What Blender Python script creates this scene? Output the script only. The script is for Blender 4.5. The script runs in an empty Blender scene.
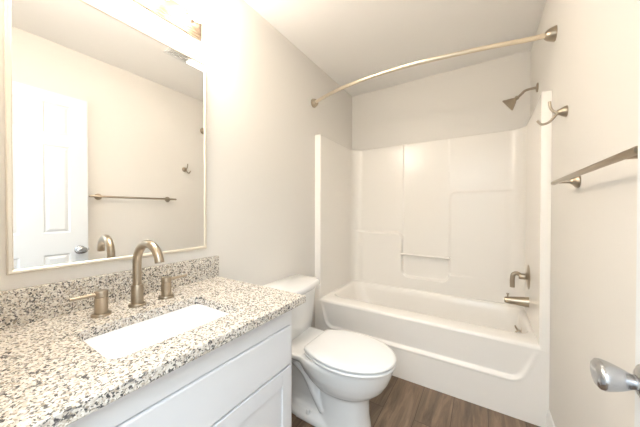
import bpy, bmesh, math
from mathutils import Vector, Matrix, noise

sc = bpy.context.scene
C = sc.collection
PI = math.pi
W, D, H = 1.524, 2.565, 2.44          # room width (x), back wall (y), ceiling
YF = -0.05                             # inner face of the doorway wall
TY = 1.824                             # front plane of the tub

# ---------------------------------------------------------------- camera
cd = bpy.data.cameras.new('camera')
cam = bpy.data.objects.new('camera', cd); C.objects.link(cam)
fw = Vector((-0.53437814, 0.84519912, -0.00885719))
rt = Vector((0.84522413, 0.53440984, 0.00151624))
up = Vector((-0.00601489, 0.00667607, 0.99995962))
cam.matrix_world = Matrix(((rt.x, up.x, -fw.x, 1.20637596), (rt.y, up.y, -fw.y, 0.0),
                           (rt.z, up.z, -fw.z, 1.18177681), (0, 0, 0, 1)))
cd.sensor_fit = 'HORIZONTAL'; cd.sensor_width = 36.0
cd.lens = 255.3127 / 640 * 36.0
cd.clip_start = 0.02
sc.camera = cam

# ---------------------------------------------------------------- light and exposure
wd = bpy.data.worlds.new('world'); sc.world = wd; wd.use_nodes = True
wd.node_tree.nodes['Background'].inputs[0].default_value = (0.75, 0.87, 1.0, 1)
wd.node_tree.nodes['Background'].inputs[1].default_value = 1.0
BULB = 36.0
LENS = 6.0
def area(name, loc, rot, sx, sy, power, col):
    l = bpy.data.lights.new(name, 'AREA'); l.shape = 'RECTANGLE'; l.size = sx; l.size_y = sy
    l.energy = power; l.color = col
    o = bpy.data.objects.new(name, l); C.objects.link(o); o.location = loc; o.rotation_euler = rot
    return o
area('hall_fill_light', (1.35, -0.85, 2.42), (0, 0, 0), 2.2, 1.1, 40.0, (0.74, 0.87, 1.0))  # added cool fill in the unseen hall, stands in for doorway daylight
vs = sc.view_settings
vs.view_transform = 'Standard'; vs.look = 'None'; vs.gamma = 1.0; vs.use_curve_mapping = False
vs.exposure = 1.20

# ---------------------------------------------------------------- materials
def mat(name, col=(0.8, 0.8, 0.8), rough=0.5, metal=0.0, coat=0.0, ior=1.5, bump=None, var=None, emit=None):
    m = bpy.data.materials.new(name); m.use_nodes = True
    nt = m.node_tree; b = nt.nodes['Principled BSDF']
    b.inputs['Base Color'].default_value = (*col, 1)
    b.inputs['Roughness'].default_value = rough
    b.inputs['Metallic'].default_value = metal
    b.inputs['IOR'].default_value = ior
    b.inputs['Coat Weight'].default_value = coat
    b.inputs['Coat Roughness'].default_value = 0.06
    tc = nt.nodes.new('ShaderNodeTexCoord')
    if var:      # (scale, amount): soft mottling of the base colour
        n = nt.nodes.new('ShaderNodeTexNoise'); n.inputs['Scale'].default_value = var[0]
        nt.links.new(tc.outputs['Object'], n.inputs['Vector'])
        mx = nt.nodes.new('ShaderNodeMix'); mx.data_type = 'RGBA'
        mx.inputs[6].default_value = (*[c * (1 - var[1]) for c in col], 1)
        mx.inputs[7].default_value = (*[min(1, c * (1 + var[1])) for c in col], 1)
        nt.links.new(n.outputs['Fac'], mx.inputs[0]); nt.links.new(mx.outputs[2], b.inputs['Base Color'])
    if bump:     # (scale, strength, stretch)
        n = nt.nodes.new('ShaderNodeTexNoise'); n.inputs['Scale'].default_value = bump[0]; n.inputs['Detail'].default_value = 4
        src = tc.outputs['Object']
        if len(bump) > 2:
            mp = nt.nodes.new('ShaderNodeMapping'); mp.inputs['Scale'].default_value = bump[2]
            nt.links.new(src, mp.inputs['Vector']); src = mp.outputs['Vector']
        nt.links.new(src, n.inputs['Vector'])
        bp = nt.nodes.new('ShaderNodeBump'); bp.inputs['Strength'].default_value = bump[1]; bp.inputs['Distance'].default_value = 0.002
        nt.links.new(n.outputs['Fac'], bp.inputs['Height']); nt.links.new(bp.outputs['Normal'], b.inputs['Normal'])
    if emit:
        b.inputs['Emission Color'].default_value = (*emit[0], 1); b.inputs['Emission Strength'].default_value = emit[1]
    return m

M = {}
M['wall'] = mat('greige_wall_paint', (0.82, 0.79, 0.74), 0.7, bump=(350, 0.15))
M['ceiling'] = mat('ceiling_paint', (0.95, 0.93, 0.90), 0.8, bump=(120, 0.25))
M['trim'] = mat('white_trim_paint', (0.84, 0.84, 0.82), 0.35)
M['door'] = mat('white_door_paint', (0.80, 0.82, 0.83), 0.35)
M['cabinet'] = mat('white_cabinet_paint', (0.80, 0.81, 0.83), 0.38)
M['dark_gap'] = mat('dark_grille_backing', (0.25, 0.25, 0.26), 0.8)
M['gelcoat'] = mat('cream_gelcoat', (0.94, 0.905, 0.85), 0.22, coat=0.0)
M['porcelain'] = mat('white_porcelain', (0.86, 0.86, 0.85), 0.12, coat=0.5)
M['seat'] = mat('white_seat_plastic', (0.87, 0.87, 0.86), 0.25)
M['sink'] = mat('sink_porcelain', (0.78, 0.77, 0.76), 0.12, coat=0.5)
M['nickel'] = mat('brushed_nickel', (0.43, 0.365, 0.285), 0.28, 1.0, bump=(60, 0.08, (1, 1, 18)))
M['rod'] = mat('satin_nickel_rod', (0.80, 0.71, 0.58), 0.3, 1.0)
M['chrome'] = mat('satin_chrome', (0.52, 0.53, 0.55), 0.2, 1.0, bump=(70, 0.08, (12, 1, 1)))
M['fixture'] = mat('pale_nickel_fixture', (0.45, 0.35, 0.27), 0.3, 1.0)
M['frame'] = mat('champagne_mirror_frame', (0.80, 0.74, 0.64), 0.35, 0.5)
M['mirror'] = mat('mirror_silver', (0.93, 0.935, 0.93), 0.0, 1.0)
M['dark'] = mat('dark_rubber', (0.05, 0.05, 0.05), 0.6)
M['grille'] = mat('vent_grille_plastic', (0.75, 0.74, 0.72), 0.5)
M['bulb'] = mat('lit_bulb_glass', (1, 1, 1), 0.3, emit=((1.0, 0.90, 0.78), BULB))
M['lens'] = mat('lit_fan_lens', (1, 1, 1), 0.4, emit=((1.0, 0.90, 0.76), LENS))

def granite():
    m = bpy.data.materials.new('speckled_granite'); m.use_nodes = True
    nt = m.node_tree; N = nt.nodes; L = nt.links; b = N['Principled BSDF']
    tc = N.new('ShaderNodeTexCoord')
    dn = N.new('ShaderNodeTexNoise'); dn.inputs['Scale'].default_value = 130; dn.inputs['Detail'].default_value = 2
    L.new(tc.outputs['Object'], dn.inputs['Vector'])
    ms = N.new('ShaderNodeVectorMath'); ms.operation = 'SCALE'; ms.inputs['Scale'].default_value = 0.009
    L.new(dn.outputs['Color'], ms.inputs[0])
    ad = N.new('ShaderNodeVectorMath'); ad.operation = 'ADD'
    L.new(tc.outputs['Object'], ad.inputs[0]); L.new(ms.outputs[0], ad.inputs[1])
    def vor(scale, off):
        mp = N.new('ShaderNodeMapping'); mp.inputs['Location'].default_value = (off, off * .7, off * .3)
        L.new(ad.outputs[0], mp.inputs['Vector'])
        v = N.new('ShaderNodeTexVoronoi'); v.inputs['Scale'].default_value = scale
        L.new(mp.outputs['Vector'], v.inputs['Vector'])
        s = N.new('ShaderNodeSeparateColor'); L.new(v.outputs['Color'], s.inputs['Color'])
        return s
    s1 = vor(205, 0.0); s2 = vor(310, 3.1)
    r1 = N.new('ShaderNodeValToRGB'); r1.color_ramp.interpolation = 'CONSTANT'
    e = r1.color_ramp.elements
    cols = [(0, (0.70, 0.66, 0.59)), (0.34, (0.58, 0.52, 0.44)), (0.50, (0.76, 0.73, 0.67)), (0.68, (0.42, 0.39, 0.36)),
            (0.77, (0.34, 0.29, 0.23)), (0.84, (0.18, 0.17, 0.16)), (0.92, (0.075, 0.07, 0.07))]
    e[0].position = 0; e[0].color = (*cols[0][1], 1); e[1].position = cols[1][0]; e[1].color = (*cols[1][1], 1)
    for p, c in cols[2:]:
        k = e.new(p); k.color = (*c, 1)
    L.new(s1.outputs['Red'], r1.inputs['Fac'])
    r2 = N.new('ShaderNodeValToRGB'); r2.color_ramp.interpolation = 'CONSTANT'
    e = r2.color_ramp.elements
    e[0].position = 0; e[0].color = (0.10, 0.095, 0.09, 1); e[1].position = 0.45; e[1].color = (0.52, 0.45, 0.36, 1)
    k = e.new(0.75); k.color = (0.86, 0.83, 0.77, 1)
    L.new(s2.outputs['Green'], r2.inputs['Fac'])
    gt = N.new('ShaderNodeMath'); gt.operation = 'GREATER_THAN'; gt.inputs[1].default_value = 0.78
    L.new(s2.outputs['Red'], gt.inputs[0])
    mx = N.new('ShaderNodeMix'); mx.data_type = 'RGBA'
    L.new(gt.outputs[0], mx.inputs[0]); L.new(r1.outputs['Color'], mx.inputs[6]); L.new(r2.outputs['Color'], mx.inputs[7])
    L.new(mx.outputs[2], b.inputs['Base Color'])
    b.inputs['Roughness'].default_value = 0.22
    return m
M['granite'] = granite()

def planks():
    m = bpy.data.materials.new('brown_vinyl_planks'); m.use_nodes = True
    nt = m.node_tree; N = nt.nodes; L = nt.links; b = N['Principled BSDF']
    tc = N.new('ShaderNodeTexCoord')
    mp = N.new('ShaderNodeMapping'); mp.inputs['Rotation'].default_value = (0, 0, PI / 2); mp.inputs['Location'].default_value = (0.3, 0.0, 0)
    L.new(tc.outputs['Object'], mp.inputs['Vector'])
    br = N.new('ShaderNodeTexBrick'); br.offset = 0.37
    br.inputs['Scale'].default_value = 1.0; br.inputs['Brick Width'].default_value = 1.2; br.inputs['Row Height'].default_value = 0.178
    br.inputs['Mortar Size'].default_value = 0.0016; br.inputs['Mortar Smooth'].default_value = 0.3
    br.inputs['Color1'].default_value = (0.0, 0.0, 0.0, 1); br.inputs['Color2'].default_value = (1, 1, 1, 1); br.inputs['Mortar'].default_value = (0.5, 0.5, 0.5, 1)
    L.new(mp.outputs['Vector'], br.inputs['Vector'])
    g = N.new('ShaderNodeMapping'); g.inputs['Scale'].default_value = (14, 1.6, 1)
    L.new(tc.outputs['Object'], g.inputs['Vector'])
    off = N.new('ShaderNodeVectorMath'); off.operation = 'ADD'; L.new(g.outputs['Vector'], off.inputs[0])
    sc3 = N.new('ShaderNodeVectorMath'); sc3.operation = 'SCALE'; sc3.inputs['Scale'].default_value = 7.0
    L.new(br.outputs['Color'], sc3.inputs[0]); L.new(sc3.outputs[0], off.inputs[1])
    n1 = N.new('ShaderNodeTexNoise'); n1.inputs['Scale'].default_value = 1.6; n1.inputs['Detail'].default_value = 8; n1.inputs['Roughness'].default_value = 0.62
    n1.inputs['Distortion'].default_value = 0.6
    L.new(off.outputs[0], n1.inputs['Vector'])
    r = N.new('ShaderNodeValToRGB'); e = r.color_ramp.elements
    e[0].position = 0.28; e[0].color = (0.085, 0.055, 0.034, 1); e[1].position = 0.72; e[1].color = (0.32, 0.225, 0.148, 1)
    k = e.new(0.5); k.color = (0.185, 0.124, 0.079, 1)
    L.new(n1.outputs['Fac'], r.inputs['Fac'])
    hs = N.new('ShaderNodeHueSaturation')
    ma = N.new('ShaderNodeMath'); ma.operation = 'MULTIPLY_ADD'; ma.inputs[1].default_value = 0.5; ma.inputs[2].default_value = 0.8
    L.new(br.outputs['Color'], ma.inputs[0]); L.new(ma.outputs[0], hs.inputs['Value']); L.new(r.outputs['Color'], hs.inputs['Color'])
    mx = N.new('ShaderNodeMix'); mx.data_type = 'RGBA'; mx.inputs[7].default_value = (0.05, 0.03, 0.018, 1)
    L.new(br.outputs['Fac'], mx.inputs[0]); L.new(hs.outputs['Color'], mx.inputs[6])
    L.new(mx.outputs[2], b.inputs['Base Color'])
    b.inputs['Roughness'].default_value = 0.42
    bp = N.new('ShaderNodeBump'); bp.inputs['Strength'].default_value = 0.25; bp.inputs['Distance'].default_value = 0.001
    L.new(n1.outputs['Fac'], bp.inputs['Height']); L.new(bp.outputs['Normal'], b.inputs['Normal'])
    return m
M['planks'] = planks()

# ---------------------------------------------------------------- helpers
def obj(name, bm, m, parent=None, smooth=False, angle=None):
    bmesh.ops.recalc_face_normals(bm, faces=bm.faces)
    me = bpy.data.meshes.new(name); bm.to_mesh(me); bm.free()
    if m: me.materials.append(m)
    if smooth:
        me.polygons.foreach_set('use_smooth', [True] * len(me.polygons))
        if angle: me.set_sharp_from_angle(angle=math.radians(angle))
    o = bpy.data.objects.new(name, me); C.objects.link(o)
    if parent:
        o.parent = parent; o.matrix_parent_inverse = Matrix.Translation(parent.location).inverted()
    return o
def tag(o, label, cat, group=None):
    o['label'] = label; o['category'] = cat
    if group: o['group'] = group
    return o
def thing(name, label, cat, loc, group=None):
    o = bpy.data.objects.new(name, None); C.objects.link(o); o.location = loc; o.empty_display_size = 0.05
    return tag(o, label, cat, group)
def struct(o, label=None):
    o['kind'] = 'structure'
    if label: o['label'] = label
    return o
def box(bm, x0, x1, y0, y1, z0, z1, bev=0.0, seg=2):
    b2 = bmesh.new()
    bmesh.ops.create_cube(b2, size=1)
    for v in b2.verts:
        v.co = Vector(((v.co.x + .5) * (x1 - x0) + x0, (v.co.y + .5) * (y1 - y0) + y0, (v.co.z + .5) * (z1 - z0) + z0))
    if bev: bmesh.ops.bevel(b2, geom=list(b2.edges), offset=bev, segments=seg, affect='EDGES', profile=0.5)
    merge(bm, b2)
def merge(bm, b2, mtx=None):
    if mtx: bmesh.ops.transform(b2, matrix=mtx, verts=b2.verts)
    mp = {}
    for v in b2.verts: mp[v] = bm.verts.new(v.co)
    for f in b2.faces:
        try: bm.faces.new([mp[v] for v in f.verts])
        except ValueError: pass
    b2.free()
def boxes(*bs, bev=0.0):
    bm = bmesh.new()
    for b in bs: box(bm, *b, bev=bev)
    return bm
def frame_to(p, axis):
    z = Vector(axis).normalized()
    x = z.orthogonal().normalized(); y = z.cross(x)
    return Matrix(((x.x, y.x, z.x, p[0]), (x.y, y.y, z.y, p[1]), (x.z, y.z, z.z, p[2]), (0, 0, 0, 1)))
def lathe(bm, prof, p=(0, 0, 0), axis=(0, 0, 1), seg=32, sx=1.0, sy=1.0, mtx=None):
    """prof: list of (radius, height along the axis)"""
    mt = mtx or frame_to(p, axis)
    rings = []
    for r, h in prof:
        if r < 1e-6: rings.append([bm.verts.new(mt @ Vector((0, 0, h)))])
        else: rings.append([bm.verts.new(mt @ Vector((r * sx * math.cos(a), r * sy * math.sin(a), h))) for a in [2 * PI * k / seg for k in range(seg)]])
    for A, B in zip(rings, rings[1:]):
        for k in range(seg):
            k2 = (k + 1) % seg
            if len(A) == 1 and len(B) == 1: continue
            if len(A) == 1: bm.faces.new((A[0], B[k], B[k2]))
            elif len(B) == 1: bm.faces.new((A[k], A[k2], B[0]))
            else: bm.faces.new((A[k], A[k2], B[k2], B[k]))
    for R in (rings[0], rings[-1]):
        if len(R) > 1: bm.faces.new(R)
def tube(bm, pts, r, seg=20, radii=None, cap=True):
    pts = [Vector(p) for p in pts]; n = len(pts)
    tang = [(pts[min(i + 1, n - 1)] - pts[max(i - 1, 0)]).normalized() for i in range(n)]
    x = tang[0].orthogonal().normalized(); rings = []
    for i in range(n):
        t = tang[i]; x = (x - t * x.dot(t)).normalized(); y = t.cross(x)
        rr = radii[i] if radii else r
        rings.append([bm.verts.new(pts[i] + (x * math.cos(a) + y * math.sin(a)) * rr) for a in [2 * PI * k / seg for k in range(seg)]])
    for A, B in zip(rings, rings[1:]):
        for k in range(seg): bm.faces.new((A[k], A[(k + 1) % seg], B[(k + 1) % seg], B[k]))
    if cap: bm.faces.new(rings[0]); bm.faces.new(rings[-1])
def spline(ctrl, n=10):
    P = [Vector(c) for c in ctrl]; P = [P[0] * 2 - P[1]] + P + [P[-1] * 2 - P[-2]]
    out = []
    for i in range(1, len(P) - 2):
        for k in range(n):
            t = k / n
            out.append(0.5 * ((2 * P[i]) + (P[i + 1] - P[i - 1]) * t + (2 * P[i - 1] - 5 * P[i] + 4 * P[i + 1] - P[i + 2]) * t * t
                              + (-P[i - 1] + 3 * P[i] - 3 * P[i + 1] + P[i + 2]) * t ** 3))
    out.append(P[-2]); return out
def rrect(x0, x1, y0, y1, r, n=8):
    out = []
    r = min(r, (x1 - x0) / 2 - 1e-4, (y1 - y0) / 2 - 1e-4)
    for cx, cy, a0 in ((x1 - r, y1 - r, 0), (x0 + r, y1 - r, 90), (x0 + r, y0 + r, 180), (x1 - r, y0 + r, 270)):
        for k in range(n + 1):
            a = math.radians(a0 + 90 * k / n); out.append((cx + r * math.cos(a), cy + r * math.sin(a)))
    return out
def loft(bm, rings, cap0=True, cap1=True):
    R = [[bm.verts.new(p) for p in ring] for ring in rings]
    n = len(R[0])
    for A, B in zip(R, R[1:]):
        for k in range(n): bm.faces.new((A[k], A[(k + 1) % n], B[(k + 1) % n], B[k]))
    if cap0: bm.faces.new(R[0])
    if cap1: bm.faces.new(R[-1])
def grid(bm, fn, nu, nv):
    V = [[bm.verts.new(fn(i / nu, j / nv)) for i in range(nu + 1)] for j in range(nv + 1)]
    for j in range(nv):
        for i in range(nu): bm.faces.new((V[j][i], V[j][i + 1], V[j + 1][i + 1], V[j + 1][i]))
    return V
def sstep(a, b, x):
    t = max(0.0, min(1.0, (x - a) / (b - a))); return t * t * (3 - 2 * t)
def baked(o, *mods):
    """apply modifiers (type, settings) into plain mesh data"""
    for ty, st in mods:
        m = o.modifiers.new(ty, ty)
        for k, v in st.items(): setattr(m, k, v)
    dg = bpy.context.evaluated_depsgraph_get(); dg.update()
    me = bpy.data.meshes.new_from_object(o.evaluated_get(dg))
    o.modifiers.clear(); o.data = me
    return o

# ---------------------------------------------------------------- room shell
struct(obj('floor', boxes((-0.12, 2.8, -1.62, D + .12, -0.05, 0.0)), M['planks']))
struct(obj('ceiling', boxes((-0.12, 2.8, -1.62, D + .12, H, H + .05)), M['ceiling']))
struct(obj('wall_left', boxes((-0.12, 0.0, -1.62, D + .12, 0, H)), M['wall']))
struct(obj('wall_right', boxes((W, W + .12, YF - .115, D + .12, 0, H)), M['wall']))
struct(obj('wall_back', boxes((0, W, D, D + .12, 0, H)), M['wall']))
DX0, DX1, DZ = 0.69, 1.45, 2.06
struct(obj('wall_front', boxes((0, DX0, YF - .115, YF, 0, H), (DX1, W, YF - .115, YF, 0, H), (DX0, DX1, YF - .115, YF, DZ, H),
                               (W, 2.7, YF - .115, YF, 0, H)), M['wall']))
struct(obj('trim_2', boxes((1.463, W, YF + .015, .118, 0, DZ + .055), bev=.003), M['trim']))   # hinge post of the door
struct(obj('trim_1', boxes((DX0 - .055, DX0, YF, YF + .014, 0, DZ + .055), (DX0, DX1, YF, YF + .014, DZ, DZ + .055), (DX1, W - .001, YF, YF + .014, 0, DZ + .055),
                           (DX0 - .055, DX0, YF - .129, YF - .115, 0, DZ + .055), (DX0, DX1, YF - .129, YF - .115, DZ, DZ + .055), (DX1, DX1 + .055, YF - .129, YF - .115, 0, DZ + .055), bev=.003), M['trim']))
struct(obj('wall_hall_right', boxes((2.68, 2.8, -1.5, YF - .115, 0, H)), M['wall']))
struct(obj('wall_hall_far', boxes((0, 2.8, -1.62, -1.5, 0, H)), M['trim']))
def baseboard(name, x0, x1, y0, y1, side):
    bm = bmesh.new(); t = 0.012; h = 0.108
    prof = [(0, 0), (t, 0), (t, h - .028), (t * .75, h - .018), (t * .55, h - .006), (t * .3, h), (0, h)]
    A = []
    for yy in (y0, y1):
        A.append([bm.verts.new(((x0 + u) if side > 0 else (x1 - u), yy, z)) for u, z in prof])
    n = len(prof)
    for k in range(n): bm.faces.new((A[0][k], A[0][(k + 1) % n], A[1][(k + 1) % n], A[1][k]))
    bm.faces.new(A[0]); bm.faces.new(A[1])
    return struct(obj(name, bm, M['trim']))
baseboard('baseboard_left', 0, .012, .845, TY, 1)
baseboard('baseboard_right', W - .012, W, .118, TY, -1)

# door, standing open against the right wall
dx, dt, dy0, dy1, dz0, dz1 = 1.455, 0.035, 0.124, 0.728, 0.012, 2.045
P1, P2 = (0.232, 0.372), (0.484, 0.626)
panels = [(c, z) for c in (P1, P2) for z in ((0.23, 0.862), (1.018, 1.660), (1.745, 1.965))]
bm = boxes((dx + .008, dx + dt - .008, dy0, dy1, dz0, dz1))
ys = [dy0, P1[0], P1[1], P2[0], P2[1], dy1]
for fx0, fx1 in ((dx, dx + .0081), (dx + dt - .0081, dx + dt)):
    for a, b in ((dy0, P1[0]), (P1[1], P2[0]), (P2[1], dy1)): box(bm, fx0, fx1, a, b, dz0, dz1)
    for c in (P1, P2):
        for a, b in ((dz0, .23), (.862, 1.018), (1.66, 1.745), (1.965, dz1)): box(bm, fx0, fx1, c[0], c[1], a, b)
for (ya, yb), (za, zb) in panels:
    for base, top in ((dx + .008, dx + .001), (dx + dt - .008, dx + dt - .001)):
        def rr(o, x): return [(x, ya + o, za + o), (x, yb - o, za + o), (x, yb - o, zb - o), (x, ya + o, zb - o)]
        loft(bm, [rr(.012, base), rr(.030, top)], cap0=False)
        ed = dx if base < dx + dt / 2 else dx + dt
        loft(bm, [rr(0, ed), rr(.009, base)], False, False)
door = struct(obj('door_1', bm, M['door']))
# the egg-shaped knobs, two roses, latch
ky, kz = 0.678, 0.880
bm = bmesh.new()
rose = [(0.0, 0), (.032, 0), (.033, .003), (.031, .008), (.024, .012), (.013, .014), (.011, .016), (.0105, .020)]
lathe(bm, rose, (dx, ky, kz), (-1, 0, 0), 40)
obj('knob_rose', bm, M['chrome'], door, True, 40)
bm = bmesh.new()
km = Matrix(((0, 0, -1, dx), (1, 0, 0, ky), (0, 1, 0, kz), (0, 0, 0, 1)))
kp = [(.0, .012), (.011, .012), (.012, .015), (.0115, .018), (.0125, .022), (.016, .029), (.0195, .037), (.0225, .045), (.0245, .052), (.0255, .058), (.0245, .063), (.020, .067), (.011, .069), (0, .0695)]
lathe(bm, kp, mtx=km, seg=40, sx=1.30, sy=1.0)
obj('door_knob', bm, M['chrome'], door, True, 50)
bm = bmesh.new()
lathe(bm, [(0, 0), (.030, 0), (.030, .006), (.012, .010), (.011, .014), (.020, .022), (.0, .030)], (dx + dt, ky, kz), (1, 0, 0), 32)
obj('door_knob', bm, M['chrome'], door, True, 40)
obj('latch_plate', boxes((dx + .005, dx + dt - .005, dy1 - .001, dy1 + .0015, kz - .028, kz + .028), (dx + .011, dx + .024, dy1, dy1 + .009, kz - .008, kz + .008)), M['chrome'], door)
for hz in (.25, 1.03, 1.83):
    bm = bmesh.new(); lathe(bm, [(0, 0), (.006, 0), (.006, .09), (0, .09)], (dx - .004, dy0 - .003, hz - .045), (0, 0, 1), 12)
    obj('hinge', bm, M['chrome'], door, True, 40)

# ---------------------------------------------------------------- one-piece tub and surround
tubt = thing('tub_shower_unit', 'cream one-piece tub and shower surround filling the far alcove', 'bathtub', (W / 2, TY, 0))
ZT = 1.828
def side_in(y): return .055 - .015 * (y - TY) / .7     # thickness of the side panels
def sd_box(px, pz, x0, x1, z0, z1, r):
    cx, cz = (x0 + x1) / 2, (z0 + z1) / 2; hx, hz = (x1 - x0) / 2 - r, (z1 - z0) / 2 - r
    qx, qz = abs(px - cx) - hx, abs(pz - cz) - hz
    return math.hypot(max(qx, 0), max(qz, 0)) + min(max(qx, qz), 0) - r
def back_depth(x, z):
    A = sd_box(x, z, -.5, .56, -.5, .978, .06)
    B = sd_box(x, z, .30, 2.2, -.5, .56, .01)
    Bn = sd_box(x, z, .960, 2.2, -.5, 1.358, .05)
    notch = sd_box(x, z, .5605, .9600, .558, 2.6, .062)
    F = sd_box(x, z, -.5, 2.2, -.5, .63, .01)
    A = min(A, F)
    lo = max(min(A, B), -notch)
    d = (.036 - .022 * sstep(.98, 1.22, x)) * (1 - sstep(-.014, .004, lo))
    hi = max(Bn, -notch)
    d = max(d, .014 * (1 - sstep(-.022, .004, hi)))
    d += .007 * (1 - sstep(.556, .566, x)) * sstep(.96, 1.0, z) + .004 * sstep(.948, .966, x) * sstep(1.34, 1.38, z)
    return d
# plan path of the inner face (x, y, inward normal)
path = []
yb = 2.548
def add(x, y, nx, ny): path.append((x, y, nx, ny))
rc = .105
for k in range(12): y = TY + .012 + (yb - rc - TY - .012) * k / 12; add(side_in(y), y, 1, 0)
xl = side_in(yb - rc); xr = W - .036
for k in range(11):
    a = PI - (PI / 2) * k / 10; add(xl + rc + rc * math.cos(a), yb - rc + rc * math.sin(a), -math.cos(a), -math.sin(a))
nb = 250
for k in range(1, nb): add(xl + rc + (xr - rc - xl - rc) * k / nb, yb, 0, -1)
for k in range(11):
    a = PI / 2 - (PI / 2) * k / 10; add(xr - rc + rc * math.cos(a), yb - rc + rc * math.sin(a), -math.cos(a), -math.sin(a))
for k in range(1, 13): y = yb - rc + (TY + .012 - yb + rc) * k / 12; add(W - .044 + (.008 if 0 else 0) + (xr - (W - .044)) * (1 - k / 12), y, -1, 0)
bm = bmesh.new()
# flange rounding at both front ends
L0 = [(0.0, TY), (.044, TY), (.052, TY + .003), (.055, TY + .010)]
R0 = [(W - .044, TY + .010), (W - .041, TY + .003), (W - .034, TY), (W, TY)]
zs = [.4215 + (ZT - .4215) * j / 240 for j in range(241)]
rows = []
for z in zs + ['r1', 'top', 'cap', 'bot']:
    row = []
    lift = 0.0; out = 0.0; zz = z
    if z == 'r1': zz, out = ZT + .004, .002
    if z == 'top': zz, out = ZT + .006, .006
    if z == 'cap': zz, out = ZT + .006, None
    if z == 'bot': zz, out = .4215, None
    for x, y in L0: row.append(bm.verts.new((x, y + (0 if not out else out if x < .05 else 0), zz)) if out is not None else bm.verts.new((min(x, .0), D - .0 if 0 else max(y, TY + .01), zz)))
    for x, y, nx, ny in path:
        dep = 0.0
        if y > 2.30 and abs(ny) > 0.01:
            zq = zz
            fade = sstep(.04, .16, x) * (1 - sstep(1.36, 1.47, x))
            dep = back_depth(x, zq) * fade
        if out is None:
            if abs(nx) > .72: px, py = (0.0 if x < .5 else W), y
            else: px, py = min(max(x, 0), W), D
            row.append(bm.verts.new((px, py, zz)))
        else:
            row.append(bm.verts.new((x + nx * (dep - out), y + ny * (dep - out), zz)))
    for x, y in R0: row.append(bm.verts.new((x, y + (0 if not out else out if x > W - .04 else 0), zz)) if out is not None else bm.verts.new((W, max(y, TY + .01), zz)))
    rows.append(row)
rows.append(rows[0])
for A, B in zip(rows, rows[1:]):
    for k in range(len(A) - 1):
        try: bm.faces.new((A[k], A[k + 1], B[k + 1], B[k]))
        except ValueError: pass
for k in (0, -1):
    try: bm.faces.new([row[k] for row in rows[:-1]])
    except ValueError: pass
for v in bm.verts: v.co.x = min(max(v.co.x, .001), W - .001); v.co.y = min(v.co.y, D - .001)
wp = obj('surround_wall', bm, M['gelcoat'], tubt, True, 60)
# grab bar across the soap niche
bm = bmesh.new()
by = 2.512
tube(bm, spline([(.552, by + .012, .770), (.575, by, .770), (.76, by - .002, .768), (.945, by, .766), (.968, by + .022, .766)], 8), .0085, 14)
obj('grab_bar', bm, M['gelcoat'], tubt, True)
# basin, deck and apron as one skin
bm = bmesh.new()
def R3(x0, x1, y0, y1, r, z): return [(x, y, z) for x, y in rrect(x0, x1, y0, y1, r, 10)]
rings = [R3(.004, W - .004, TY + .030, 2.560, .012, .001), R3(.004, W - .004, TY + .030, 2.560, .012, .412), R3(.03, W - .03, TY + .001, 2.553, .012, .420), R3(.03, W - .03, TY + .002, 2.553, .012, .431), R3(.034, W - .034, TY + .008, 2.550, .014, .438), R3(.04, W - .04, TY + .018, 2.545, .02, .4415),
         R3(.075, W - .055, TY + .125, 2.512, .08, .4425), R3(.083, W - .061, TY + .134, 2.505, .085, .4405), R3(.090, W - .066, TY + .141, 2.498, .088, .435), R3(.095, W - .070, TY + .147, 2.492, .09, .425),
         R3(.112, W - .078, TY + .158, 2.480, .10, .38), R3(.15, W - .085, TY + .172, 2.462, .11, .28), R3(.20, W - .095, TY + .188, 2.445, .12, .19),
         R3(.24, W - .112, TY + .205, 2.428, .13, .150), R3(.29, W - .15, TY + .235, 2.398, .13, .133), R3(.40, W - .24, TY + .28, 2.355, .10, .128)]
loft(bm, rings)
nx_, nz_ = 220, 96
def trap_sd(x, z):
    # distance into the recessed panel below the rim (negative inside)
    zt = .60
    xa = .062 + .055 * max(0, (.43 - z)) / .20; xb = W - .044 - .075 * max(0, (.43 - z)) / .20
    zb_ = .217
    r = .055
    cx, hx = (xa + xb) / 2, (xb - xa) / 2 - r
    qx, qz = abs(x - cx) - hx, (zb_ + r) - z
    return math.hypot(max(qx, 0), max(qz, 0)) + min(max(qx, qz), 0) - r
def apron(u, v):
    x = W * u; z = .420 * v
    s = trap_sd(x, z)
    ins = 1 - sstep(-.018, .0, s)
    slope = (.424 - z) / .21
    bead = .004 * math.exp(-((s - .004) / .007) ** 2)
    return (x, TY + ins * (.003 + .016 * max(0, min(1, slope))) - bead * sstep(.0, .03, .42 - z), z)
V = grid(bm, apron, nx_, nz_)
for v in V[-1]: v.co.z = .421
loop = V[0] + [row[-1] for row in V[1:]] + V[-1][-2::-1] + [row[0] for row in V[-2:0:-1]]
bk = [bm.verts.new((v.co.x, TY + .028, v.co.z)) for v in loop]
for k in range(len(loop)):
    k2 = (k + 1) % len(loop); bm.faces.new((loop[k], loop[k2], bk[k2], bk[k]))
bm.faces.new(bk)
for v in bm.verts: v.co.x = min(max(v.co.x, .001), W - .001); v.co.z = max(v.co.z, .0005)
# close flange strips above the apron ends (both sides of the rim)
bmesh.ops.remove_doubles(bm, verts=bm.verts, dist=.0004)
obj('tub_basin', bm, M['gelcoat'], tubt, True, 50)

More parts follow.
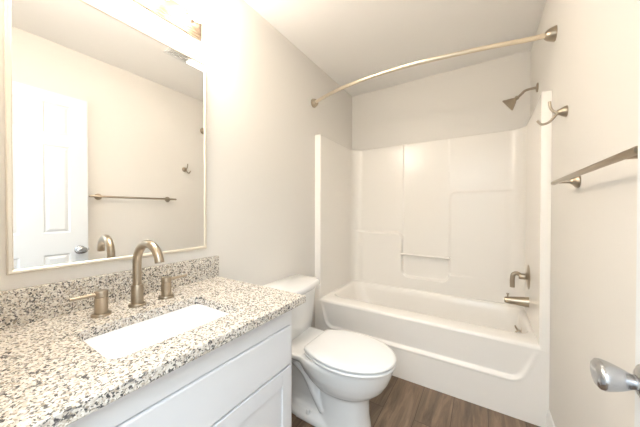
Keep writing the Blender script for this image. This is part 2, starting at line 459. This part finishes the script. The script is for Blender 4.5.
# ---------------------------------------------------------------- tub and shower hardware
sv = thing('shower_valve', 'brushed nickel tub valve with lever handle above the tub spout', 'shower valve', (1.488, 2.27, .727))
XW = W - .037
bm = bmesh.new(); lathe(bm, [(0, 0), (.085, 0), (.086, .003), (.080, .008), (.045, .014), (.028, .018), (.022, .022), (0, .022)], (XW + .002, 2.27, .727), (-1, 0, 0), 40)
obj('escutcheon', bm, M['nickel'], sv, True, 35)
bm = bmesh.new(); lathe(bm, [(0, .018), (.021, .018), (.021, .05), (.018, .056), (0, .058)], (XW, 2.27, .727), (-1, 0, 0), 28)
tube(bm, spline([(XW - .046, 2.27, .735), (XW - .066, 2.268, .745), (XW - .086, 2.264, .735), (XW - .092, 2.262, .70), (XW - .092, 2.262, .645)], 8), .0145, 14,
     radii=None)
obj('lever_handle', bm, M['nickel'], sv, True, 40)

tsp = thing('tub_spout', 'brushed nickel tub spout with diverter knob below the valve', 'tub spout', (1.488, 2.26, .553))
bm = bmesh.new()
yS = 2.255
lathe(bm, [(0, 0), (.036, 0), (.036, .004), (.034, .012), (.031, .05), (.026, .10), (.0225, .128), (.019, .140), (.0, .141)], (XW + .002, yS, .556), (-1, 0, -.045), 32)
obj('spout_body', bm, M['nickel'], tsp, True, 35)
bm = bmesh.new(); lathe(bm, [(0, 0), (.005, 0), (.005, .018), (.009, .020), (.009, .026), (0, .028)], (XW - .118, yS, .572), (0, 0, 1), 16)
obj('diverter_knob', bm, M['nickel'], tsp, True, 40)

ov = thing('overflow_plate', 'round nickel overflow plate with trip lever on tub end wall', 'overflow', (1.455, 2.235, .365))
bm = bmesh.new(); lathe(bm, [(0, 0), (.034, 0), (.034, .004), (.028, .008), (0, .010)], (1.452, 2.235, .352), (-1, 0, .06), 32)
obj('plate', bm, M['nickel'], ov, True, 35)
bm = bmesh.new(); tube(bm, spline([(1.446, 2.235, .352), (1.428, 2.235, .354), (1.418, 2.234, .365), (1.410, 2.232, .385)], 6), .0055, 10)
tube(bm, spline([(1.430, 2.235, .353), (1.418, 2.232, .345), (1.405, 2.225, .330)], 6), .0055, 10)
obj('trip_lever', bm, M['nickel'], ov, True)

sh = thing('overhead_shower', 'brushed nickel shower head on curved arm high on right wall', 'shower', (W, 2.255, 2.025))
bm = bmesh.new(); lathe(bm, [(0, 0), (.031, 0), (.031, .003), (.026, .008), (.012, .011), (0, .011)], (W, 2.255, 2.022), (-1, 0, 0), 32)
obj('flange', bm, M['nickel'], sh, True, 35)
bm = bmesh.new(); arm = spline([(W - .002, 2.255, 2.022), (1.485, 2.255, 2.022), (1.455, 2.255, 2.016), (1.438, 2.255, 2.000), (1.418, 2.255, 1.982)], 8)
tube(bm, arm, .0085, 16)
obj('shower_arm', bm, M['nickel'], sh, True)
bm = bmesh.new(); hd = Vector((-.78, .22, -.57)).normalized()
lathe(bm, [(0, -.004), (.011, -.002), (.0145, .004), (.0145, .012), (.011, .016), (.013, .020), (.022, .030), (.036, .052), (.047, .068), (.049, .074), (.046, .078), (0, .079)], (1.418, 2.255, 1.984), hd, 36)
obj('spray_head', bm, M['nickel'], sh, True, 35)

# curved shower rod
ra = thing('curved_shower_rod', 'curved satin nickel shower rod spanning the alcove below the ceiling', 'shower rod', (W / 2, 1.66, 2.09))
zr = 2.093; yr0, yr1 = 1.80, 1.765
bm = bmesh.new()
tube(bm, spline([(.03, yr0 - .012, zr), (.14, 1.745, zr), (.32, 1.690, zr), (.55, 1.655, zr), (.78, 1.648, zr), (1.0, 1.668, zr), (1.22, 1.700, zr), (1.40, 1.738, zr), (1.496, 1.760, zr + .006)], 10), .0125, 20)
obj('rod_tube', bm, M['rod'], ra, True)
bell = [(0, 0), (.036, 0), (.037, .003), (.035, .010), (.031, .024), (.025, .036), (.018, .043), (.0145, .046), (0, .046)]
bm = bmesh.new(); lathe(bm, bell, (0, yr0, zr), (1, -.25, 0), 36); obj('end_flange', bm, M['nickel'], ra, True, 40)
bm = bmesh.new(); lathe(bm, bell, (W, yr1, zr + .006), (-1, -.12, 0), 36); obj('end_flange', bm, M['nickel'], ra, True, 40)

# robe hook
hk = thing('robe_hook', 'double nickel robe hook on right wall beside the surround edge', 'hook', (W, 1.576, 1.625))
bm = bmesh.new(); lathe(bm, [(0, 0), (.024, 0), (.0245, .003), (.022, .010), (.015, .022), (.0105, .032), (0, .036)], (W, 1.545, 1.628), (-1, 0, 0), 32)
obj('hook_base', bm, M['nickel'], hk, True, 35)
bm = bmesh.new()
tube(bm, spline([(W - .026, 1.545, 1.634), (W - .040, 1.547, 1.612), (W - .060, 1.550, 1.590), (W - .084, 1.553, 1.586), (W - .100, 1.556, 1.606)], 8), .0055, 12)
tube(bm, spline([(W - .028, 1.545, 1.622), (W - .044, 1.547, 1.636), (W - .054, 1.550, 1.656), (W - .058, 1.550, 1.684)], 8), .0055, 12)
obj('hook_prongs', bm, M['nickel'], hk, True)

# towel bar
tb = thing('towel_bar', 'brushed nickel towel bar on right wall beside the white door', 'towel bar', (W, 1.09, 1.3))
zb_ = 1.300; xb_ = W - .065
bm = bmesh.new(); tube(bm, [(xb_, .736, zb_), (xb_, .739, zb_), (xb_, 1.420, zb_), (xb_, 1.424, zb_)], .0085, 24, radii=[.007, .0085, .0085, .007]); obj('bar', bm, M['nickel'], tb, True, 40)
for yy in (.812, 1.368):
    bm = bmesh.new(); lathe(bm, [(0, 0), (.026, 0), (.0265, .004), (.024, .010), (.014, .018), (.008, .026), (.0065, .040), (.0065, .064), (.0, .068)], (W, yy, zb_), (-1, 0, 0), 32)
    obj('wall_post', bm, M['nickel'], tb, True, 35)

# ---------------------------------------------------------------- vanity
va = thing('vanity_cabinet', 'white shaker vanity cabinet under the granite counter', 'cabinet', (.27, .48, 0))
VY0, VY1, VX = YF + .004, .838, .537
ZC = .8324; TH = .030
bm = boxes((0.002, VX, VY0, VY1, .10, ZC - TH), (0.002, VX - .07, VY0 + .003, VY1 - .003, 0, .10), bev=.001)
obj('carcass', bm, M['cabinet'], va)
xf = VX + .0175
# drawer front with an eased upper profile
def fp(bm, y0, y1, z0, z1, x0, x1, e=.004):
    def rr(o, x): return [(x, y0 + o, z0 + o), (x, y1 - o, z0 + o), (x, y1 - o, z1 - o), (x, y0 + o, z1 - o)]
    loft(bm, [rr(0, x0), rr(0, x1 - e), rr(e * .3, x1 - e * .3), rr(e, x1)])
dy_a, dy_b = VY0 + .03, .812
bm = bmesh.new(); fp(bm, dy_a, dy_b, .562, .718, VX, xf, .005)
# routed shaker recess line
obj('drawer', bm, M['cabinet'], va)
bm = bmesh.new(); fp(bm, dy_a, dy_b, .7215, ZC - TH - .003, VX, xf - .003, .003)
obj('top_rail', bm, M['cabinet'], va)
mid = (dy_a + dy_b) / 2
for a, b in ((dy_a, mid - .002), (mid + .002, dy_b)):
    bm = bmesh.new(); z0, z1 = .125, .556; sw, rw = .050, .062; xi = xf - .007
    box(bm, VX, xi, a + .001, b - .001, z0 + .001, z1 - .001)
    fp(bm, a, a + sw, z0, z1, VX + .002, xf, .0015); fp(bm, b - sw, b, z0, z1, VX + .002, xf, .0015)
    fp(bm, a + sw, b - sw, z0, z0 + rw, VX + .002, xf, .0015); fp(bm, a + sw, b - sw, z1 - rw, z1, VX + .002, xf, .0015)
    obj('cabinet_door', bm, M['cabinet'], va)

# countertop with the sink cutout
CX, CY1 = .592, .865
SX0, SX1, SY0, SY1 = .222, .484, .238, .616
bm = bmesh.new(); box(bm, 0, CX, YF, CY1, ZC - TH, ZC, bev=.003)
ct = obj('granite_countertop', bm, M['granite'])
bmc = bmesh.new(); loft(bmc, [[(x, y, ZC - .1) for x, y in rrect(SX0, SX1, SY0, SY1, .030, 8)], [(x, y, ZC + .1) for x, y in rrect(SX0, SX1, SY0, SY1, .030, 8)]])
cutter = obj('cutter', bmc, None)
baked(ct, ('BOOLEAN', dict(operation='DIFFERENCE', object=cutter, solver='EXACT')))
bpy.data.objects.remove(cutter)
tag(ct, 'speckled granite countertop with a sink cutout on the white vanity', 'countertop')
tag(obj('granite_backsplash', boxes((0, .021, YF, CY1, ZC, ZC + .110), bev=.0015), M['granite']), 'speckled granite backsplash strip on the wall behind the faucet', 'backsplash')

sk = thing('undermount_sink', 'white rectangular undermount sink set below the granite counter', 'sink', (.355, .427, .68))
bm = bmesh.new()
zt = ZC - TH
def S(o, z, r): return [(x, y, z) for x, y in rrect(SX0 - o, SX1 + o, SY0 - o, SY1 + o, r, 8)]
loft(bm, [S(.022, zt - .010, .03), S(.022, zt - .001, .03), S(.006, zt - .001, .035), S(.003, zt - .006, .036), S(-.004, zt - .05, .04), S(-.012, zt - .105, .045), S(-.022, zt - .125, .05),
          S(-.045, zt - .134, .05), S(-.075, zt - .138, .02)], cap0=False)
obj('basin', bm, M['sink'], sk, True, 50)
bm = bmesh.new(); lathe(bm, [(0, .003), (.010, .003), (.012, .001), (.018, .002), (.022, .003), (.023, .001), (.023, -.002)], (.345, .427, zt - .1365), (0, 0, 1), 28)
obj('drain', bm, M['nickel'], sk, True, 35)

# widespread faucet: spout and two handles on one set
fa = thing('widespread_faucet', 'brushed nickel gooseneck faucet with two lever handles behind the sink', 'faucet', (.13, .435, ZC))
bm = bmesh.new(); fx, fy = .130, .436
lathe(bm, [(0, 0), (.0275, 0), (.0275, .006), (.026, .009), (.0195, .010), (.0195, .074), (.018, .077), (.0, .077)], (fx, fy, ZC), (0, 0, 1), 32)
obj('spout_base', bm, M['nickel'], fa, True, 35)
bm = bmesh.new()
cr_, sr_ = math.cos(math.radians(4)), math.sin(math.radians(4))
pts = [(fx, fy, ZC + .07), (fx, fy, ZC + .10), (fx, fy, ZC + .155)]
R_ = .072
for k in range(0, 21):
    a = PI - (PI * .95) * k / 20; q = R_ + R_ * math.cos(a); pts.append((fx + q * cr_, fy + q * sr_, ZC + .160 + R_ * math.sin(a)))
tube(bm, pts, .0145, 24)
obj('gooseneck_spout', bm, M['nickel'], fa, True, 40)
for hy, sgn in ((.330, -1), (.539, 1)):
    bm = bmesh.new(); lathe(bm, [(0, 0), (.0275, 0), (.0275, .005), (.026, .008), (.0185, .009), (.0185, .058), (.017, .060), (.017, .062), (.0185, .064), (.0185, .080), (.017, .083), (0, .083)], (.130, hy, ZC), (0, 0, 1), 32)
    h = obj('faucet_handle', bm, M['nickel'], fa, True, 35)
    bm = bmesh.new(); tube(bm, [(.131, hy + sgn * .012, ZC + .072), (.134, hy + sgn * .045, ZC + .073), (.138, hy + sgn * .080, ZC + .074)], .0055, 14, radii=[.0065, .0055, .0050])
    obj('handle_lever', bm, M['nickel'], h, True, 40)

# ---------------------------------------------------------------- mirror
mi = thing('wall_mirror', 'rectangular wall mirror with thin champagne frame above the backsplash', 'mirror', (0, .47, .99))
my0, my1, mz0, mz1 = .143, .797, .990, 1.932
fw_, ft = .013, .018
bm = bmesh.new()
def fr(o, x): return [(x, my0 + o, mz0 + o), (x, my1 - o, mz0 + o), (x, my1 - o, mz1 - o), (x, my0 + o, mz1 - o)]
loft(bm, [fr(0, .001), fr(0, ft - .003), fr(.003, ft), fr(fw_ - .003, ft), fr(fw_, ft - .004), fr(fw_, .001), fr(0, .001)], False, False)
obj('mirror_frame', bm, M['frame'], mi)
obj('mirror_glass', boxes((.002, .012, my0 + fw_ - .001, my1 - fw_ + .001, mz0 + fw_ - .001, mz1 - fw_ + .001)), M['mirror'], mi)

# ---------------------------------------------------------------- vanity light
vl = thing('vanity_light', 'nickel vanity light bar with four lit globe bulbs above the mirror', 'wall light', (0, .4625, 2.1))
bm = bmesh.new(); ly0, ly1, lz0, lz1 = .150, .775, 2.040, 2.150
def lr(o, x): return [(x, y, z) for y, z in rrect(ly0 + o, ly1 - o, lz0 + o, lz1 - o, .012, 4)]
loft(bm, [lr(0, .001), lr(0, .012), lr(.003, .014), lr(.006, .014), lr(.008, .020), lr(.012, .022), lr(.015, .022), lr(.017, .028), lr(.021, .030), lr(.024, .030), lr(.026, .036), lr(.030, .038)])
obj('light_bar', bm, M['fixture'], vl, False)
for k in range(4):
    by_ = .4625 + (k - 1.5) * .155
    bm = bmesh.new(); lathe(bm, [(0, 0), (.024, 0), (.024, .004), (.019, .007), (.0175, .024), (0, .024)], (.037, by_, 2.095), (1, 0, 0), 28)
    s = obj('bulb_socket', bm, M['fixture'], vl, True, 35)
    bm = bmesh.new(); r_ = .045
    prof = [(0, .022), (.013, .022), (.014, .030)] + [(r_ * math.sin(a), .075 - r_ * math.cos(a)) for a in [math.radians(25 + 155 * i / 14) for i in range(14)]] + [(0, .120)]
    lathe(bm, prof, (.037, by_, 2.095), (1, 0, 0), 28)
    obj('globe_bulb', bm, M['bulb'], s, True)

# ---------------------------------------------------------------- ceiling fan and light
ef = thing('exhaust_fan', 'white ceiling exhaust fan grille with a lit lens', 'exhaust fan', (.79, 1.23, H))
ex0, ex1, ey0, ey1 = .655, .935, 1.045, 1.415
bm = boxes((ex0, ex1, ey0, ey0 + .018, H - .014, H), (ex0, ex1, ey1 - .018, ey1, H - .014, H), (ex0, ex0 + .018, ey0, ey1, H - .014, H), (ex1 - .018, ex1, ey0, ey1, H - .014, H), (ex0, ex1, 1.205, 1.220, H - .014, H), bev=.002)
obj('fan_frame', bm, M['trim'], ef)
bm = bmesh.new()
for k in range(9):
    yy = ey0 + .026 + k * .0165; box(bm, ex0 + .018, ex1 - .018, yy, yy + .006, H - .012, H - .002)
obj('grille', bm, M['grille'], ef)
obj('grille_back', boxes((ex0 + .018, ex1 - .018, ey0 + .018, 1.205, H - .0015, H)), M['dark_gap'], ef)  # flat dark sheet behind the slats, ceiling has no opening
obj('light_lens', boxes((ex0 + .018, ex1 - .018, 1.220, ey1 - .018, H - .016, H - .001), bev=.004), M['lens'], ef)

# ---------------------------------------------------------------- toilet
to = thing('toilet', 'white two-piece toilet with closed lid between vanity and tub', 'toilet', (.36, 1.30, 0))
TYC = 1.283
def egg(x0, x1, hw, z, n=48, back=2.6, front=2.0, wpos=.45, yc=TYC):
    """plan outline: blunt at the back (x0), rounded at the front (x1)"""
    xm = x0 + (x1 - x0) * wpos; out = []
    for k in range(n):
        a = 2 * PI * k / n; c, s = math.cos(a), math.sin(a)
        e = front if c > 0 else back
        cc = math.copysign(abs(c) ** (2 / e), c); ss = math.copysign(abs(s) ** (2 / e), s)
        out.append((xm + (x1 - xm) * cc if c > 0 else xm + (xm - x0) * cc, yc + hw * ss, z))
    return out
bm = bmesh.new()
# bowl and front pedestal
loft(bm, [egg(.42, .716, .118, 0.0, back=3), egg(.42, .713, .115, .02, back=3), egg(.43, .704, .109, .08, back=3), egg(.43, .702, .109, .15, back=3), egg(.43, .706, .110, .200, back=3), egg(.40, .748, .138, .222), egg(.36, .784, .157, .255),
          egg(.32, .808, .171, .295), egg(.29, .824, .180, .335), egg(.28, .830, .184, .360), egg(.28, .832, .183, .379), egg(.285, .826, .177, .385)])
# trapway body behind
loft(bm, [egg(.16, .56, .075, .0, back=3, front=3), egg(.16, .56, .070, .10, back=3, front=3), egg(.14, .54, .082, .20, back=3, front=3), egg(.10, .50, .105, .30, back=3, front=3), egg(.06, .46, .135, .36, back=3.5, front=3)])
# foot
loft(bm, [egg(.20, .60, .128, .0, back=3, front=3), egg(.20, .60, .124, .030, back=3, front=3), egg(.24, .58, .100, .055, back=3, front=3)])
# rear deck carrying the tank
loft(bm, [egg(.06, .50, .135, .330, back=4, front=2.6), egg(.045, .50, .170, .362, back=4, front=2.6), egg(.045, .50, .172, .382, back=4, front=2.6), egg(.05, .49, .166, .388, back=4, front=2.6)])
# trapway relief ridge on both sides
for sg in (-1, 1):
    tube(bm, spline([(.18, TYC + sg * .060, .30), (.26, TYC + sg * .088, .315), (.36, TYC + sg * .092, .26), (.42, TYC + sg * .086, .16), (.47, TYC + sg * .080, .08)], 6), .028, 12)
tb_ = obj('toilet_bowl', bm, M['porcelain'], to)
baked(tb_, ('REMESH', dict(mode='VOXEL', voxel_size=.006, use_smooth_shade=True)), ('SMOOTH', dict(factor=.6, iterations=9)))
tb_.data.materials.clear(); tb_.data.materials.append(M['porcelain'])
tb_.data.polygons.foreach_set('use_smooth', [True] * len(tb_.data.polygons))
for sg in (-1, 1):
    bm = bmesh.new(); lathe(bm, [(0, 0), (.013, 0), (.013, .004), (.011, .014), (.007, .020), (0, .022)], (.385, TYC + sg * .106, .040), (0, 0, 1), 20)
    obj('bolt_cap', bm, M['porcelain'], to, True, 40)
# tank
def tank(x0, x1, hw, z, bow=.02, r=.035, n=8):
    out = []
    for x, y in rrect(x0, x1, TYC - hw, TYC + hw, r, n):
        t = (y - TYC) / hw; fx_ = (x - x0) / (x1 - x0)
        out.append((x - fx_ * bow * t * t + 0, y, z))
    return out
def dense(ring, m=6):   # subdivide long front/back sides so the bow is smooth
    out = []
    n = len(ring)
    for i in range(n):
        a, b = Vector(ring[i]), Vector(ring[(i + 1) % n]); out.append(tuple(a))
    return out
def tankring(x0, x1, hw, z, bow=.03, r=.05):
    out = []
    def fx_(y): return x1 - bow * ((y - TYC) / hw) ** 2
    N_ = 14
    ya, yb_ = TYC - hw, TYC + hw
    for k in range(N_ + 1):
        y = ya + r + (yb_ - ya - 2 * r) * k / N_; out.append((fx_(y), y, z))
    xe = fx_(yb_ - r)
    for k in range(1, 9):
        a = PI / 2 * k / 8; out.append((xe - r + r * math.cos(a), yb_ - r + r * math.sin(a), z))
    rb = .012
    for k in range(0, 5):
        a = PI / 2 + PI / 2 * k / 4; out.append((x0 + rb + rb * math.cos(a), yb_ - rb + rb * math.sin(a), z))
    for k in range(0, 5):
        a = PI + PI / 2 * k / 4; out.append((x0 + rb + rb * math.cos(a), ya + rb + rb * math.sin(a), z))
    for k in range(0, 8):
        a = -PI / 2 + PI / 2 * k / 8; out.append((xe - r + r * math.cos(a), ya + r + r * math.sin(a), z))
    return out
bm = bmesh.new()
loft(bm, [tankring(.060, .175, .180, .346, .01, .03), tankring(.035, .212, .216, .350, .02), tankring(.030, .224, .226, .366, .025), tankring(.025, .236, .234, .50), tankring(.022, .246, .242, .60, .035), tankring(.020, .252, .246, .668, .035)])
obj('tank', bm, M['porcelain'], to, True, 50)
bm = bmesh.new()
loft(bm, [tankring(.020, .256, .250, .660, .04), tankring(.012, .272, .264, .664, .045, .06), tankring(.010, .278, .268, .670, .045, .06), tankring(.010, .278, .268, .690, .045, .06), tankring(.013, .274, .264, .699, .045, .06), tankring(.022, .262, .254, .704, .045, .055)])
obj('tank_lid', bm, M['porcelain'], to, True, 50)
bm = bmesh.new(); lathe(bm, [(0, 0), (.012, 0), (.012, .010), (.008, .014), (0, .014)], (.236, 1.10, .61), (1, 0, 0), 20)
tube(bm, spline([(.247, 1.10, .61), (.254, 1.125, .608), (.256, 1.165, .602)], 6), .006, 12)
obj('flush_lever', bm, M['nickel'], to, True, 40)
def seatring(o, z):
    x0, x1, xm, w0, w1, yc = .372 + o, .848 - o, .585, .138 - o, .190 - o, 1.272
    g = w0 / .138
    half = [(x0, w0 - .030 * g), (x0 + .002, w0 - .018 * g), (x0 + .008, w0 - .007 * g), (x0 + .018, w0)]
    for k in range(1, 13):
        t = k / 12; half.append((x0 + .018 + (xm - x0 - .018) * t, w0 + (w1 - w0) * math.sin(PI / 2 * t)))
    for k in range(1, 20):
        a = PI / 2 * (1 - k / 20); half.append((xm + (x1 - xm) * math.cos(a), w1 * math.sin(a) ** .97))
    return [(x, yc + w, z) for x, w in half] + [(x1, yc, z)] + [(x, yc - w, z) for x, w in reversed(half)]
bm = bmesh.new(); loft(bm, [seatring(.016, .384), seatring(.016, .3895), seatring(.003, .3925), seatring(.001, .396), seatring(.002, .403), seatring(.007, .4065), seatring(.018, .4068)])
obj('toilet_seat', bm, M['seat'], to, True, 50)
bm = bmesh.new(); loft(bm, [seatring(.018, .4066), seatring(.018, .4110), seatring(.004, .4115), seatring(.000, .4150), seatring(.001, .424), seatring(.006, .430), seatring(.018, .433), seatring(.06, .435), seatring(.12, .436)])
obj('seat_lid', bm, M['seat'], to, True, 60)
for sg in (-1, 1):
    bm = bmesh.new(); box(bm, .345, .392, TYC + sg * .075 - .016, TYC + sg * .075 + .016, .386, .408, bev=.007, seg=3)
    obj('seat_hinge', bm, M['seat'], to, True, 40)
